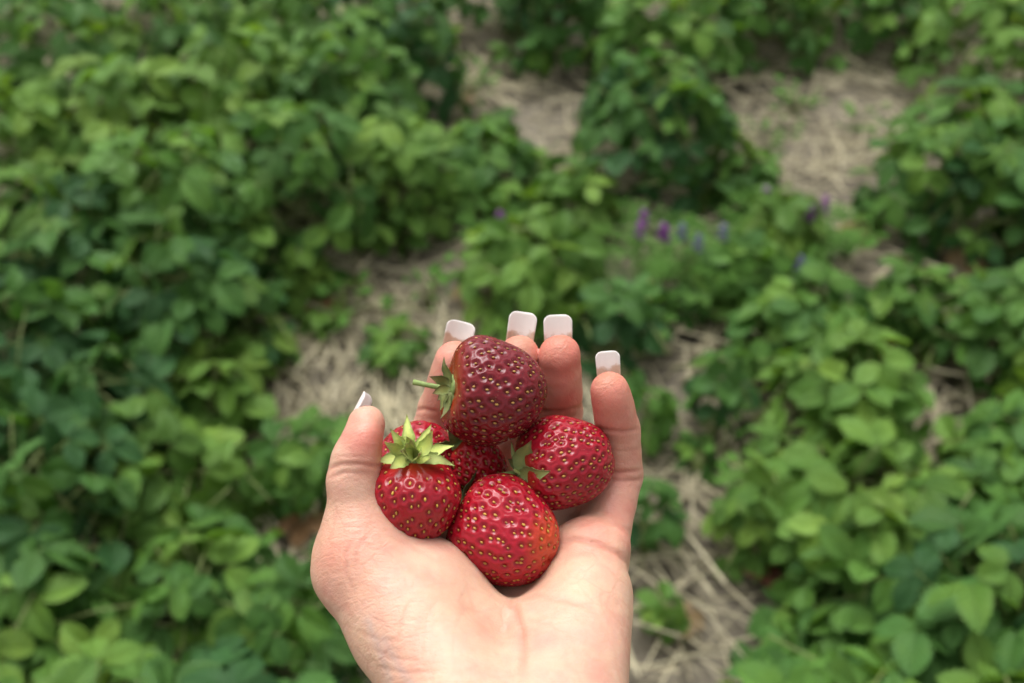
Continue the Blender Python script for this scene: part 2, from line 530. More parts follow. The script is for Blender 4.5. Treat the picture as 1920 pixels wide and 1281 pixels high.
# px, py of the middle of the foliage in the photograph, radius m, height m, leaves, tone, label
PLANTS = [
    (110, 480, .20, .30, 58, 'dark', 'dark green bushy strawberry plant at the left edge of the thick left row, halfway up'),
    (330, 400, .19, .32, 58, 'mid', 'tall strawberry plant in the thick left row with a pale upright leaf on top'),
    (345, 560, .17, .27, 50, 'dark', 'dark strawberry plant at the lower right end of the thick left row, beside straw'),
    (550, 340, .19, .30, 58, 'mid', 'broad strawberry plant on the path side of the left row, above the first straw patch'),
    (735, 320, .13, .24, 40, 'light', 'light green strawberry plant at the right tip of the thick left row'),
    (640, 180, .20, .30, 58, 'mid', 'bushy strawberry plant in the left row, left of the far central straw patch'),
    (430, 200, .20, .31, 58, 'light', 'yellow-green strawberry plant in the middle of the left row, its leaves light in tone'),
    (220, 260, .20, .31, 58, 'light', 'light strawberry plant on the crest of the left row with pale leaves'),
    (30, 300, .20, .30, 54, 'light', 'pale strawberry plant at the left edge, below the small straw gap'),
    (765, 100, .15, .28, 44, 'dark', 'bluish dark strawberry plant at the far end of the left row, against the central straw'),
    (560, 80, .19, .28, 50, 'mid', 'far strawberry plant in the left row beside a sliver of bare straw'),
    (330, 70, .20, .29, 50, 'mid', 'far strawberry plant behind the left row, near the top edge'),
    (110, 110, .20, .29, 50, 'mid', 'strawberry plant in the upper left corner of the field'),
    (40, 680, .17, .27, 50, 'dark', 'dark-leaved strawberry plant at the left edge below the thick left row'),
    (90, 930, .16, .26, 44, 'dark', 'strawberry plant with large dark ribbed leaves at the lower left edge'),
    (215, 770, .12, .23, 34, 'dark', 'strawberry plant with a yellow-green folded leaf above dark leaves, lower left'),
    (410, 730, .10, .15, 26, 'light', 'small light green strawberry plant left of the straw patch beside the thumb'),
    (330, 910, .14, .16, 30, 'light', 'light strawberry plant with low spreading leaves between the dark plant and the thumb'),
    (370, 1110, .15, .16, 30, 'mid', 'spreading strawberry plant at the bottom, left of the wrist'),
    (60, 1150, .14, .20, 36, 'mid', 'strawberry plant in the bottom left corner'),
    (590, 1190, .12, .20, 28, 'mid', 'strawberry plant with upright leaves just left of the wrist'),
    (585, 860, .09, .15, 20, 'mid', 'strawberry plant directly behind the thumb'),
    (575, 520, .07, .10, 13, 'light', 'low young strawberry plant on the straw below the end of the left row'),
    (745, 645, .06, .07, 10, 'mid', 'small strawberry plant lying on straw left of the index finger'),
    (1000, 500, .155, .17, 44, 'light', 'round light green strawberry plant directly above the fingertips'),
    (905, 310, .17, .13, 44, 'mid', 'low strawberry plant below the far central straw patch'),
    (1075, 370, .11, .13, 26, 'light', 'small light strawberry plant behind the plant above the fingertips'),
    (1225, 220, .20, .26, 58, 'dark', 'tall dark green strawberry plant between the two far straw patches'),
    (1040, 0, .17, .26, 44, 'dark', 'dark strawberry plant at the top edge, behind the far central straw patch'),
    (1250, 50, .20, .27, 46, 'mid', 'strawberry plant at the top edge, behind the tall dark plant'),
    (1430, 10, .18, .24, 42, 'mid', 'strawberry plant at the top edge, left of the far right straw patch'),
    (1650, -10, .19, .24, 42, 'mid', 'strawberry plant at the top edge, above the far right straw patch'),
    (1850, 60, .20, .26, 46, 'light', 'light strawberry plant in the upper right corner'),
    (1805, 290, .19, .27, 58, 'mid', 'broad strawberry plant at the right, below the far right straw patch'),
    (1900, 360, .16, .27, 44, 'dark', 'dark strawberry plant at the right edge above the brown path'),
    (1385, 320, .11, .12, 22, 'mid', 'small strawberry plant right of the foot of the tall dark plant'),
    (1470, 420, .10, .15, 24, 'light', 'light green plant among the vetch flowers'),
    (1390, 510, .11, .12, 26, 'mid', 'low strawberry plant below the vetch flowers'),
    (1515, 610, .13, .17, 36, 'mid', 'strawberry plant at the top of the right row, beside the straw path'),
    (1700, 560, .10, .14, 24, 'mid', 'low strawberry plant at the right, just below the brown path'),
    (1890, 610, .13, .17, 30, 'mid', 'strawberry plant at the right edge, level with the fingernails'),
    (1595, 745, .15, .20, 40, 'light', 'bushy light green strawberry plant in the right row, right of the straw path'),
    (1900, 860, .12, .18, 30, 'mid', 'strawberry plant at the right edge beside the bare brown soil'),
    (1615, 960, .165, .20, 44, 'light', 'big light green strawberry plant in the middle of the right row'),
    (1810, 1000, .14, .19, 34, 'mid', 'strawberry plant in the right row below the bare brown soil'),
    (1430, 950, .08, .15, 18, 'light', 'light strawberry plant leaning over the straw path right of the palm'),
    (1650, 1130, .14, .18, 34, 'mid', 'strawberry plant near the bottom right, above the low plant'),
    (1850, 1180, .18, .28, 50, 'dark', 'dark strawberry plant in the bottom right corner'),
    (1530, 1250, .09, .12, 18, 'mid', 'low strawberry plant at the bottom edge, right of the straw'),
    (1250, 1140, .04, .06, 5, 'light', 'tiny strawberry plant on straw right of the wrist'),
    (1225, 960, .05, .12, 8, 'dark', 'small dark strawberry plant half hidden behind the little finger'),
    (1200, 770, .06, .13, 10, 'mid', 'small strawberry plant peeping out right of the little fingertip'),
    (1160, 600, .09, .15, 20, 'dark', 'dark low strawberry plant behind the ring fingernail'),
    (600, 600, .04, .05, 6, 'light', 'tiny seedling strawberry plant alone on the straw in front of the left row'),
    (480, 640, .07, .10, 14, 'light', 'low light strawberry plant at the edge of the straw below the left row'),
    (860, 370, .07, .08, 12, 'light', 'low light strawberry plant at the right foot of the left row'),
    (930, 235, .05, .06, 7, 'mid', 'tiny strawberry plant on the near edge of the far central straw patch'),
    (1640, 400, .05, .06, 6, 'mid', 'tiny strawberry plant on the brown path at the right'),
    (1310, 860, .04, .05, 5, 'mid', 'tiny strawberry plant in the straw path right of the palm'),
    (1290, 560, .06, .08, 10, 'mid', 'small strawberry plant on the straw right of the ring fingernail'),
    (1480, 860, .06, .12, 10, 'light', 'small light strawberry plant on the left edge of the right row'),
    (1740, 640, .05, .06, 6, 'mid', 'tiny strawberry plant on the bare ground in the right row'),
    (1350, 730, .06, .15, 10, 'dark', 'small dark strawberry plant right of the little fingertip, at the edge of the straw'),
]
for i, (px, py, rad, high, n, tone, label) in enumerate(PLANTS):
    strawberry_plant(ground(px, py, high * 0.6), rad, high, n, tone, label, 50 + i, dry=(i % 3 == 0) + (i % 4 == 1), fruit=2 * ((px, py) in ((1595, 745), (1430, 950), (1615, 960), (735, 320), (370, 1110))))
for i, (px, py) in enumerate([(-200, 200), (-230, 420), (-260, 720), (-280, 1000), (-200, 1300), (2100, 200), (2120, 420), (2140, 700), (2150, 960), (2160, 1240),
                              (150, 1450), (420, 1480), (1600, 1480), (1850, 1470), (-60, -60), (200, -60), (450, -50), (700, -50), (950, -60), (1200, -50), (1450, -60), (1700, -60), (1950, -60)]):
    strawberry_plant(ground(px, py, 0.17), .19, .28, 40, ('mid', 'light', 'dark')[i % 3], 'strawberry plant at the very rim of the field in view', 400 + i)

# ------------------------------------------------------------------ purple vetch and other weeds between the rows
def vetch(p, spikes, seed, label, mat):
    r = random.Random(seed)
    t = thing('vetch_plant', label, 'wildflower', (p.x, p.y, 0), 'vetch flowering between the rows')
    st, lf = MB(), MB()
    for (hx, hy, hz) in spikes:
        pts = [(0, 0, -0.01), (hx * .3 + r.uniform(-.01, .01), hy * .3, hz * .45), (hx, hy, hz)]
        st.tube(pts, [0.0014, 0.0012, 0.0009], 4)
        mb = MB()
        for k in range(16):
            a = k * 2.4
            zz = hz + k * 0.0022
            rr = 0.0050 * (1 - k / 24)
            c = np.array((hx + rr * math.cos(a), hy + rr * math.sin(a), zz))
            d = np.array((math.cos(a) * 0.0065, math.sin(a) * 0.0065, -0.002))
            mb.tube([c - d * .3, c + d * .4, c + d], [0.0012, 0.0028, 0.0009], 5)
        link('flower_spike', mb.mesh('flower_spike', [mat]), t)
    for k in range(26):                                        # feathery leaves
        a = r.uniform(0, 6.28); rr = r.uniform(0.01, 0.06)
        b0 = np.array((rr * math.cos(a), rr * math.sin(a), r.uniform(0.02, 0.12)))
        dr = np.array((math.cos(a), math.sin(a), r.uniform(-.1, .5)))
        sv = np.array((-math.sin(a), math.cos(a), 0.1))
        for q in range(6):
            c = b0 + dr * 0.008 * q
            for sg in (-1, 1):
                e = sv * sg * 0.016 + dr * 0.004
                w = dr * 0.0026
                lf.add([c, c + e * .5 + w, c + e, c + e * .5 - w], [(0, 1, 2, 3)])
    link('stem', st.mesh('stem', [M_PETIOLE]), t)
    o = link('foliage', lf.mesh('foliage', [M_WEED], False), t, kind='stuff')
M_WEED = plain_material('weed_green', (0.055, 0.13, 0.02), 0.7, 0.25, 40, 0.1)
VETCH = [
    (938, 407, M_FLOWER, [(0, 0)], 'single purple vetch spike behind the round light plant'),
    (1207, 405, M_FLOWER, [(0, 0), (-.01, -.035)], 'vetch with two dull purple spikes left of the brightest one'),
    (1243, 430, M_FLOWER, [(0, 0), (.004, -.006)], 'brightest purple vetch spike at the foot of the tall dark plant'),
    (1295, 445, M_FLOWER2, [(-.012, .02), (.012, -.01)], 'vetch with faded bluish spikes right of the brightest purple one'),
    (1356, 432, M_FLOWER2, [(0, 0)], 'single faint blue vetch spike in the weeds'),
    (1436, 362, M_FLOWER, [(0, 0)], 'single purple vetch spike above the light green weed'),
    (1520, 395, M_FLOWER, [(0, 0)], 'purple vetch spike just left of the rightmost one'),
    (1548, 380, M_FLOWER, [(0, 0)], 'rightmost purple vetch spike beside the brown straw'),
    (1503, 492, M_FLOWER2, [(0, 0)], 'pale lilac vetch spike lowest in the weeds'),
]
for i, (px, py, mt, sp, label) in enumerate(VETCH):
    p = ground(px, py, 0.15)
    vetch(p, [(dx, dy, 0.13) for dx, dy in sp], 700 + i, label, mt)

def weed(p, n, size, label, seed, yellow=False):
    r = random.Random(seed)
    t = thing('weed', label, 'weed', (p.x, p.y, 0), 'small weeds on the straw')
    mb, bl = MB(), MB()
    for k in range(n):
        a = r.uniform(0, 6.28); rr = size * r.uniform(.2, 1); h = r.uniform(.02, .08)
        tip = np.array((rr * math.cos(a), rr * math.sin(a), h))
        mb.tube([(0, 0, -0.005), tip * (.5, .5, .7), tip], [.001, .001, .0007], 4)
        d = np.array((math.cos(a), math.sin(a), r.uniform(-.3, .5))); s = np.array((-math.sin(a), math.cos(a), r.uniform(-.3, .3)))
        ln = r.uniform(.012, .028); w = ln * .36
        bl.add([tip, tip + d * ln * .3 + s * w * .8, tip + d * ln * .65 + s * w, tip + d * ln * 1.05, tip + d * ln * .65 - s * w, tip + d * ln * .3 - s * w * .8, tip + d * ln * .5 - np.array((0, 0, ln * .1))],
               [(0, 1, 6), (1, 2, 6), (2, 3, 6), (3, 4, 6), (4, 5, 6), (5, 0, 6)])
    link('stem', mb.mesh('stem', [M_PETIOLE]), t)
    link('foliage', bl.mesh('foliage', [M_WEED], True), t, kind='stuff')
    if yellow:
        for k in range(3):
            f = MB()
            c = np.array((r.uniform(-.03, .03), r.uniform(-.03, .03), .09 + .01 * k))
            f.tube([c, c + (0, 0, .004), c + (0, 0, .007)], [.003, .008, .005], 8)
            f.tube([(0, 0, 0), c], [.001, .001], 4)
            link('flower', f.mesh('flower', [M_YELLOW]), t)
WEEDS = [
    (1215, 605, 16, .05, 'weed with tiny yellow flowers behind the ring fingertip', True),
    (880, 170, 22, .06, 'small weed on the far central straw patch', False),
    (1490, 200, 24, .06, 'small weed at the left side of the far right straw patch', False),
    (1610, 225, 16, .05, 'small weed at the right side of the far right straw patch', False),
    (660, 590, 22, .06, 'small weed on the straw between left row and fingertips', False),
    (1300, 505, 30, .09, 'leafy weed below the faded vetch spikes', False),
    (1430, 270, 24, .07, 'weed at the lower left tip of the far right straw patch', False),
    (1590, 460, 24, .06, 'weed on the brown straw right of the vetch', False),
    (1350, 850, 18, .05, 'weed on the straw path right of the little finger', False),
    (800, 560, 22, .07, 'weed at the left foot of the round light plant', False),
]
for i, (px, py, n, sz, label, ye) in enumerate(WEEDS):
    weed(ground(px, py, 0.03), n, sz, label, 800 + i, ye)
#HAND
# ------------------------------------------------------------------ the hand: one continuous body from a distance field
def smin(a, b, k):
    h = np.maximum(k - np.abs(a - b), 0) / k
    return np.minimum(a, b) - h * h * k * 0.25

def cone(a, b, ra, rb):
    a, b = np.asarray(a, float), np.asarray(b, float)
    ab = b - a
    l2 = float(ab @ ab)
    def f(P):
        d = P - a.astype(P.dtype)
        t = np.clip((d @ ab.astype(P.dtype)) / l2, 0, 1)
        q = d - t[:, None] * ab.astype(P.dtype)
        return np.sqrt((q * q).sum(1)) - (ra + t * (rb - ra))
    m = max(ra, rb)
    return f, np.minimum(a, b) - m, np.maximum(a, b) + m

def ell(c, r, rot=(0, 0, 0)):
    c, r = np.asarray(c, float), np.asarray(r, float)
    M = np.array(Euler([R(x) for x in rot]).to_matrix())
    def f(P):
        q = (P - c.astype(P.dtype)) @ M.astype(P.dtype)
        k0 = np.sqrt(((q / r.astype(P.dtype)) ** 2).sum(1))
        k1 = np.sqrt(((q / (r * r).astype(P.dtype)) ** 2).sum(1)) + 1e-6
        return k0 * (k0 - 1) / k1
    m = float(r.max())
    return f, c - m, c + m

FINGERS = {   # joints as (px, py, depth cm, radius cm): knuckle, middle joint, end joint, tip
    'index':  [(790, 1045, -1.3, .95), (790, 890, -4.0, .82), (826, 768, -3.1, .73), (853, 678, -1.9, .66)],
    'middle': [(890, 1060, -1.5, 1.0), (915, 885, -4.2, .84), (958, 768, -3.3, .74), (974, 666, -1.7, .64)],
    'ring':   [(1005, 1065, -1.2, 1.0), (1040, 890, -3.7, .82), (1051, 772, -3.0, .735), (1049, 668, -1.5, .68)],
    'little': [(1118, 1050, -0.6, .92), (1163, 890, -1.9, .70), (1160, 806, -1.2, .68), (1143, 733, -0.2, .585)],
}
def finger_prims(j, name):
    p = [L(*q[:3]) for q in j]
    r = [q[3] for q in j]
    out = [(cone(p[0], p[1], r[0], r[1]), .3), (cone(p[1], p[2], r[1] * .97, r[2]), .18), (cone(p[2], p[3], r[2] * .985, r[3]), .16)]
    # soft pads on the inner side of each bone
    for a, b, ra in ((p[1], p[2], r[1]), (p[2], p[3], r[2])):
        d = b - a
        d = d / np.linalg.norm(d)
        nrm = np.array((0, 0, 1.0)) - d * d[2]
        nrm /= np.linalg.norm(nrm)
        c = (a + b) * .5 + nrm * ra * 0.22 + d * 0.08
        out.append((cone(c - d * .45, c + d * .45, ra * .80, ra * .76), .25))
    return out

PALM = [
    (cone(L(815, 1440, 4.3), L(785, 1050, -1.0), 1.15, 1.1), .5),
    (cone(L(890, 1450, 4.4), L(890, 1070, -1.5), 1.15, 1.0), .8),
    (cone(L(975, 1450, 4.4), L(1003, 1065, -1.3), 1.15, 1.0), .8),
    (cone(L(1050, 1430, 4.2), L(1108, 1060, -0.5), 1.15, 1.0), .8),
    # pads below the fingers
    (ell(L(1108, 1020, 0.0), (1.18, .85, .95), (0, 0, 0)), .5),
    (ell(L(1015, 1045, -0.5), (.95, .95, .8)), .5),
    # heel on the little-finger side
    (cone(L(1060, 1330, 3.7), L(1098, 1120, 1.0), 1.62, 1.38), .7),
    (cone(L(1000, 1380, 4.4), L(1010, 1200, 2.0), 1.4, 1.1), .9),
    # thumb side of the heel
    (cone(L(878, 1335, 4.0), L(770, 1170, 2.2), 1.6, 1.62), .7),
    (cone(L(770, 1170, 2.2), L(686, 1062, 1.5), 1.62, 1.47), .5),
    (cone(L(692, 1072, 1.35), L(800, 1112, 1.3), 1.28, 1.48), .5),
    (cone(L(800, 1112, 1.3), L(885, 1180, 1.7), 1.48, 1.25), .5),
    # wrist and forearm
    (cone(L(880, 1460, 5.0), np.array((-4.0, -23, 13.0)), 1.9, 2.9), 1.0),
    (cone(L(1000, 1460, 5.0), np.array((-2.0, -23, 13.5)), 1.9, 2.9), 1.0),
    (cone(np.array((-3.0, -23, 13.2)), np.array((-6, -33, 19.0)), 3.3, 3.9), 1.2),
]
THUMB = [
    (cone(L(680, 1050, 1.35), L(662, 905, 1.5), 1.16, .72), .4),
    (cone(L(662, 905, 1.5), L(668, 862, 1.5), .72, .69), .2),
    (cone(L(668, 862, 1.5), L(687, 796, 1.2), .68, .55), .2),
    (ell(L(681, 835, 1.75), (.47, .72, .48), (0, 0, -14)), .25),
]
WEB = [(cone(L(1050, 960, -2.6), L(1150, 955, -1.9), .62, .55), .5), (cone(L(880, 985, -3.2), L(1050, 960, -2.6), .7, .62), .5), (cone(L(780, 985, -3.2), L(880, 985, -3.2), .7, .7), .5), (cone(L(700, 1000, .4), L(770, 1040, -.8), .8, .8), .8)]

def field(P, prims, init=None):
    d = init
    for (f, lo, hi), k in prims:
        v = f(P)
        d = v if d is None else smin(d, v, k)
    return d

def full_field(P):
    base = field(P, PALM + WEB)
    th = field(P, THUMB)
    out = smin(base, th, .75)
    tot = out
    for nme, j in FINGERS.items():
        tot = np.minimum(tot, smin(out, field(P, finger_prims(j, nme)), .45))
    return tot

def hand_surface(h=0.056):
    lo = np.array((-8.6, -15.5, -6.2)); hi = np.array((5.2, 1.4, 9.5))
    nx, ny, nz = [int(v) for v in np.ceil((hi - lo) / h)]
    gx, gy, gz = [lo[i] + h * np.arange(n) for i, n in enumerate((nx, ny, nz))]
    grid = np.full((nx, ny, nz), 3.0, dtype=np.float32)
    def box(prims, pad=.9):
        a = np.min([p[0][1] for p in prims], 0) - pad
        b = np.max([p[0][2] for p in prims], 0) + pad
        i0 = np.clip(((a - lo) / h).astype(int), 0, None); i1 = np.minimum(((b - lo) / h).astype(int) + 1, (nx, ny, nz))
        return tuple(slice(x, y) for x, y in zip(i0, i1))
    def pts(s):
        X, Y, Z = np.meshgrid(gx[s[0]], gy[s[1]], gz[s[2]], indexing='ij')
        return np.stack([X, Y, Z], -1).reshape(-1, 3).astype(np.float32), X.shape
    for pr in PALM + WEB:
        s = box([pr])
        if min(x.stop - x.start for x in s) <= 0: continue
        P, sh = pts(s)
        v = pr[0][0](P).reshape(sh)
        grid[s] = smin(grid[s], v, pr[1])
    th = np.full((nx, ny, nz), 3.0, dtype=np.float32)
    s = box(THUMB); P, sh = pts(s)
    grid[s] = smin(grid[s], field(P, THUMB).reshape(sh), .75)
    base = grid.copy()
    for nme, j in FINGERS.items():
        pr = finger_prims(j, nme)
        s = box(pr); P, sh = pts(s)
        grid[s] = np.minimum(grid[s], smin(base[s], field(P, pr).reshape(sh), .45))
    # surface nets
    ins = grid < 0
    c = np.zeros((nx - 1, ny - 1, nz - 1), dtype=np.int8)
    for a in (0, 1):
        for b in (0, 1):
            for d in (0, 1):
                c += ins[a:nx - 1 + a, b:ny - 1 + b, d:nz - 1 + d]
    act = np.argwhere((c > 0) & (c < 8))
    idx = np.full(c.shape, -1, dtype=np.int32)
    idx[tuple(act.T)] = np.arange(len(act))
    acc = np.zeros((len(act), 3)); cnt = np.zeros(len(act))
    corners = [(a, b, d) for a in (0, 1) for b in (0, 1) for d in (0, 1)]
    for i, p in enumerate(corners):
        for q in corners[i + 1:]:
            if sum(abs(x - y) for x, y in zip(p, q)) != 1: continue
            va = grid[tuple((act + p).T)]; vb = grid[tuple((act + q).T)]
            m = (va < 0) != (vb < 0)
            t = np.where(m, va / np.where(m, va - vb, 1), 0)
            pos = np.array(p) + t[:, None] * (np.array(q) - np.array(p))
            acc[m] += pos[m]; cnt[m] += 1
    V = lo + h * (act + acc / cnt[:, None])
    Q = []
    for ax in range(3):
        sl0 = [slice(None)] * 3; sl1 = [slice(None)] * 3
        sl0[ax] = slice(0, -1); sl1[ax] = slice(1, None)
        a, b = ins[tuple(sl0)], ins[tuple(sl1)]
        e = np.argwhere(a != b)
        o1, o2 = [k for k in range(3) if k != ax]
        ok = (e[:, o1] > 0) & (e[:, o2] > 0) & (e[:, o1] < c.shape[o1]) & (e[:, o2] < c.shape[o2])
        e = e[ok]
        u = np.zeros(3, int); u[o1] = 1
        w = np.zeros(3, int); w[o2] = 1
        q = np.stack([idx[tuple((e - u - w).T)], idx[tuple((e - w).T)], idx[tuple(e.T)], idx[tuple((e - u).T)]], 1)
        flip = a[tuple(e.T)]
        if ax == 1: flip = ~flip
        q[~flip] = q[~flip][:, ::-1]
        Q.append(q)
    Q = np.concatenate(Q)
    for _ in range(2):                                          # settle on the true surface
        d0 = full_field(V)
        g = np.stack([full_field(V + e) - full_field(V - e) for e in np.eye(3) * .02], 1)
        g /= np.linalg.norm(g, axis=1)[:, None] + 1e-9
        V = V - g * np.clip(d0, -.06, .06)[:, None]
    return V, Q, g

def seg_dist(p, poly):
    """distance in photo pixels from points p (n,2) to a polyline, and how far along it"""
    best = np.full(len(p), 1e9); along = np.zeros(len(p))
    n = len(poly) - 1
    for i in range(n):
        a = np.array(poly[i], float); b = np.array(poly[i + 1], float)
        ab = b - a
        t = np.clip(((p - a) @ ab) / (ab @ ab), 0, 1)
        d = np.linalg.norm(p - a - t[:, None] * ab, axis=1)
        m = d < best
        best[m] = d[m]; along[m] = (i + t[m]) / n
    return best, along

CREASES = [   # polyline on the skin, depth cm, half-width px, colour weight
    ([(1004, 766), (1030, 771), (1060, 770), (1098, 762)], .035, 4, .7),
    ([(1010, 781), (1050, 785), (1092, 779)], .018, 3, .3),
    ([(1112, 800), (1140, 807), (1168, 810), (1206, 803)], .035, 4, .7),
    ([(1120, 878), (1160, 886), (1208, 880)], .035, 4, .8),
    ([(1128, 896), (1165, 902), (1210, 898)], .025, 3.5, .5),
    ([(1135, 842), (1170, 846), (1206, 842)], .008, 3, .2),
    ([(770, 770), (795, 767), (828, 774)], .035, 4, .6),
    ([(612, 882), (640, 870), (675, 870), (722, 876)], .03, 4, .6),
    ([(612, 900), (645, 886), (690, 888)], .02, 3.5, .4),
    ([(622, 858), (655, 856), (700, 858)], .012, 3, .3),
    ([(1040, 1022), (1075, 1010), (1120, 1018), (1160, 1040), (1192, 1072)], .045, 6, .6),
    ([(1085, 985), (1120, 972), (1160, 985), (1192, 1005)], .02, 5, .35),
    ([(950, 1118), (966, 1140), (978, 1180), (982, 1225), (978, 1290)], .035, 8, .5),
    ([(960, 1128), (1010, 1118), (1080, 1130), (1130, 1150)], .02, 6, .3),
    ([(975, 1160), (1030, 1170), (1090, 1200)], .012, 5, .2),
    ([(665, 1005), (648, 1040), (650, 1080), (668, 1120)], .018, 4, .3),
    ([(700, 990), (672, 1030), (664, 1075)], .012, 4, .25),
    ([(720, 1000), (770, 1022), (830, 1060)], .008, 4, .2),
    ([(770, 1120), (752, 1165), (742, 1220)], .010, 3.5, .2),
    ([(830, 1105), (800, 1160), (790, 1230), (800, 1275)], .006, 3, .12),
    ([(870, 1130), (850, 1190), (850, 1260)], .005, 3, .12),
    ([(690, 1215), (740, 1235), (800, 1240)], .012, 4, .25),
    ([(700, 1250), (760, 1262), (830, 1258)], .014, 4, .3),
    ([(660, 1180), (710, 1200), (760, 1202)], .010, 3.5, .2),
]

def skin_material():
    m, nt, b, _ = new_mat('skin')
    co = objco(nt)
    red = geo_attr(nt, 'red').outputs['Fac']
    cre = geo_attr(nt, 'crease').outputs['Fac']
    dirt = geo_attr(nt, 'dirt').outputs['Fac']
    vein = geo_attr(nt, 'vein').outputs['Fac']
    mott = noise(nt, co, 95, 3, 0.5, 0.4)
    mott2 = noise(nt, co, 320, 3, 0.6, 0.3)
    pale, pink, deep = (0.58, 0.355, 0.258), (0.53, 0.215, 0.168), (0.56, 0.082, 0.066)
    c = mix(nt, ramp(nt, mott, [(0.36, 0.0), (0.68, 0.6)]), pale, pink)
    c = mix(nt, ramp(nt, noise(nt, co, 34, 3, 0.6, 0.5), [(0.40, 0.0), (0.68, 0.55)]), c, (0.60, 0.395, 0.255))
    c = mix(nt, ramp(nt, mott2, [(0.42, 0.0), (0.75, 0.22)]), c, (0.68, 0.47, 0.35))
    c = mix(nt, math_(nt, 'MULTIPLY', red, ramp(nt, mott, [(0.25, 0.70), (0.7, 1.0)])), c, deep)
    c = mix(nt, math_(nt, 'MULTIPLY', cre, 0.85), c, (0.45, 0.16, 0.11))
    c = mix(nt, math_(nt, 'MULTIPLY', vein, 0.30), c, (0.34, 0.30, 0.31))
    c = mix(nt, math_(nt, 'MULTIPLY', dirt, 0.8), c, (0.30, 0.15, 0.07))
    nt.links.new(c, b.inputs['Base Color'])
    b.inputs['Roughness'].default_value = 0.46
    b.inputs['Specular IOR Level'].default_value = 0.45
    b.inputs['Subsurface Weight'].default_value = 0.35
    b.inputs['Subsurface Radius'].default_value = (1.0, 0.30, 0.15)
    b.inputs['Subsurface Scale'].default_value = 0.004
    # skin grain: fine cells, ridges, shallow wrinkles
    cells = vor(nt, co, 900, 'DISTANCE_TO_EDGE')
    mp = N(nt, 'ShaderNodeMapping')
    mp.inputs['Rotation'].default_value = (0.3, 0.2, 0.9)
    mp.inputs['Scale'].default_value = (1.0, 3.2, 1.0)
    nt.links.new(co, mp.inputs['Vector'])
    wr = noise(nt, mp.outputs[0], 170, 4, 0.6, 0.8)
    mp2 = N(nt, 'ShaderNodeMapping')
    mp2.inputs['Rotation'].default_value = (0.3, 0.2, -0.5)
    mp2.inputs['Scale'].default_value = (1.0, 3.0, 1.0)
    nt.links.new(co, mp2.inputs['Vector'])
    wr2 = noise(nt, mp2.outputs[0], 260, 3, 0.6, 0.6)
    hgt = math_(nt, 'ADD', math_(nt, 'MULTIPLY', wr, 0.5), math_(nt, 'MULTIPLY', wr2, 0.35))
    # net of shallow folds
    dco = N(nt, 'ShaderNodeMix', data_type='VECTOR')
    dn = N(nt, 'ShaderNodeTexNoise'); dn.inputs['Scale'].default_value = 60
    nt.links.new(co, dn.inputs['Vector'])
    dco.inputs[0].default_value = 0.012
    nt.links.new(co, dco.inputs[4]); nt.links.new(dn.outputs['Color'], dco.inputs[5])
    fold = ramp(nt, vor(nt, dco.outputs[1], 135, 'DISTANCE_TO_EDGE'), [(0.0, 0.0), (0.09, 1.0)])
    fold2 = ramp(nt, vor(nt, dco.outputs[1], 310, 'DISTANCE_TO_EDGE'), [(0.0, 0.0), (0.10, 1.0)])
    amt = ramp(nt, noise(nt, co, 38, 3), [(0.40, 0.0), (0.62, 1.0)])
    c2 = mix(nt, math_(nt, 'MULTIPLY', math_(nt, 'SUBTRACT', 1.0, fold), math_(nt, 'MULTIPLY', amt, 0.20)), c, (0.47, 0.19, 0.14))
    nt.links.new(c2, b.inputs['Base Color'])
    hgt = math_(nt, 'ADD', hgt, math_(nt, 'MULTIPLY', math_(nt, 'ADD', math_(nt, 'MULTIPLY', fold, 0.11), math_(nt, 'MULTIPLY', fold2, 0.08)), amt))
    n1 = bump(nt, hgt, 0.42, 0.0012)
    n2 = bump(nt, ramp(nt, cells, [(0.0, 0.0), (0.12, 1.0)]), 0.25, 0.0002, n1)
    nt.links.new(n2, b.inputs['Normal'])
    return m

def nail_material():
    m, nt, b, _ = new_mat('nail_varnish')
    d = geo_attr(nt, 'dirt').outputs['Fac']
    co = objco(nt)
    n1 = noise(nt, co, 700, 4, 0.6)
    n2 = noise(nt, co, 240, 3, 0.6)
    f = ramp(nt, math_(nt, 'ADD', d, math_(nt, 'MULTIPLY', math_(nt, 'SUBTRACT', n2, 0.5), 1.3)), [(0.60, 0.0), (0.86, 1.0)])
    c = mix(nt, n1, (0.90, 0.84, 0.82), (0.93, 0.90, 0.88))
    c = mix(nt, math_(nt, 'MULTIPLY', f, 0.7), c, mix(nt, n1, (0.40, 0.21, 0.09), (0.68, 0.47, 0.30)))
    nt.links.new(c, b.inputs['Base Color'])
    b.inputs['Roughness'].default_value = 0.28
    tr = N(nt, 'ShaderNodeBsdfTranslucent')
    nt.links.new(c, tr.inputs['Color'])
    ms = N(nt, 'ShaderNodeMixShader'); ms.inputs[0].default_value = .45
    nt.links.new(b.outputs[0], ms.inputs[1]); nt.links.new(tr.outputs[0], ms.inputs[2])
    nt.links.new(ms.outputs[0], _.inputs['Surface'])
    return m

M_SKIN = skin_material()
M_NAIL = nail_material()

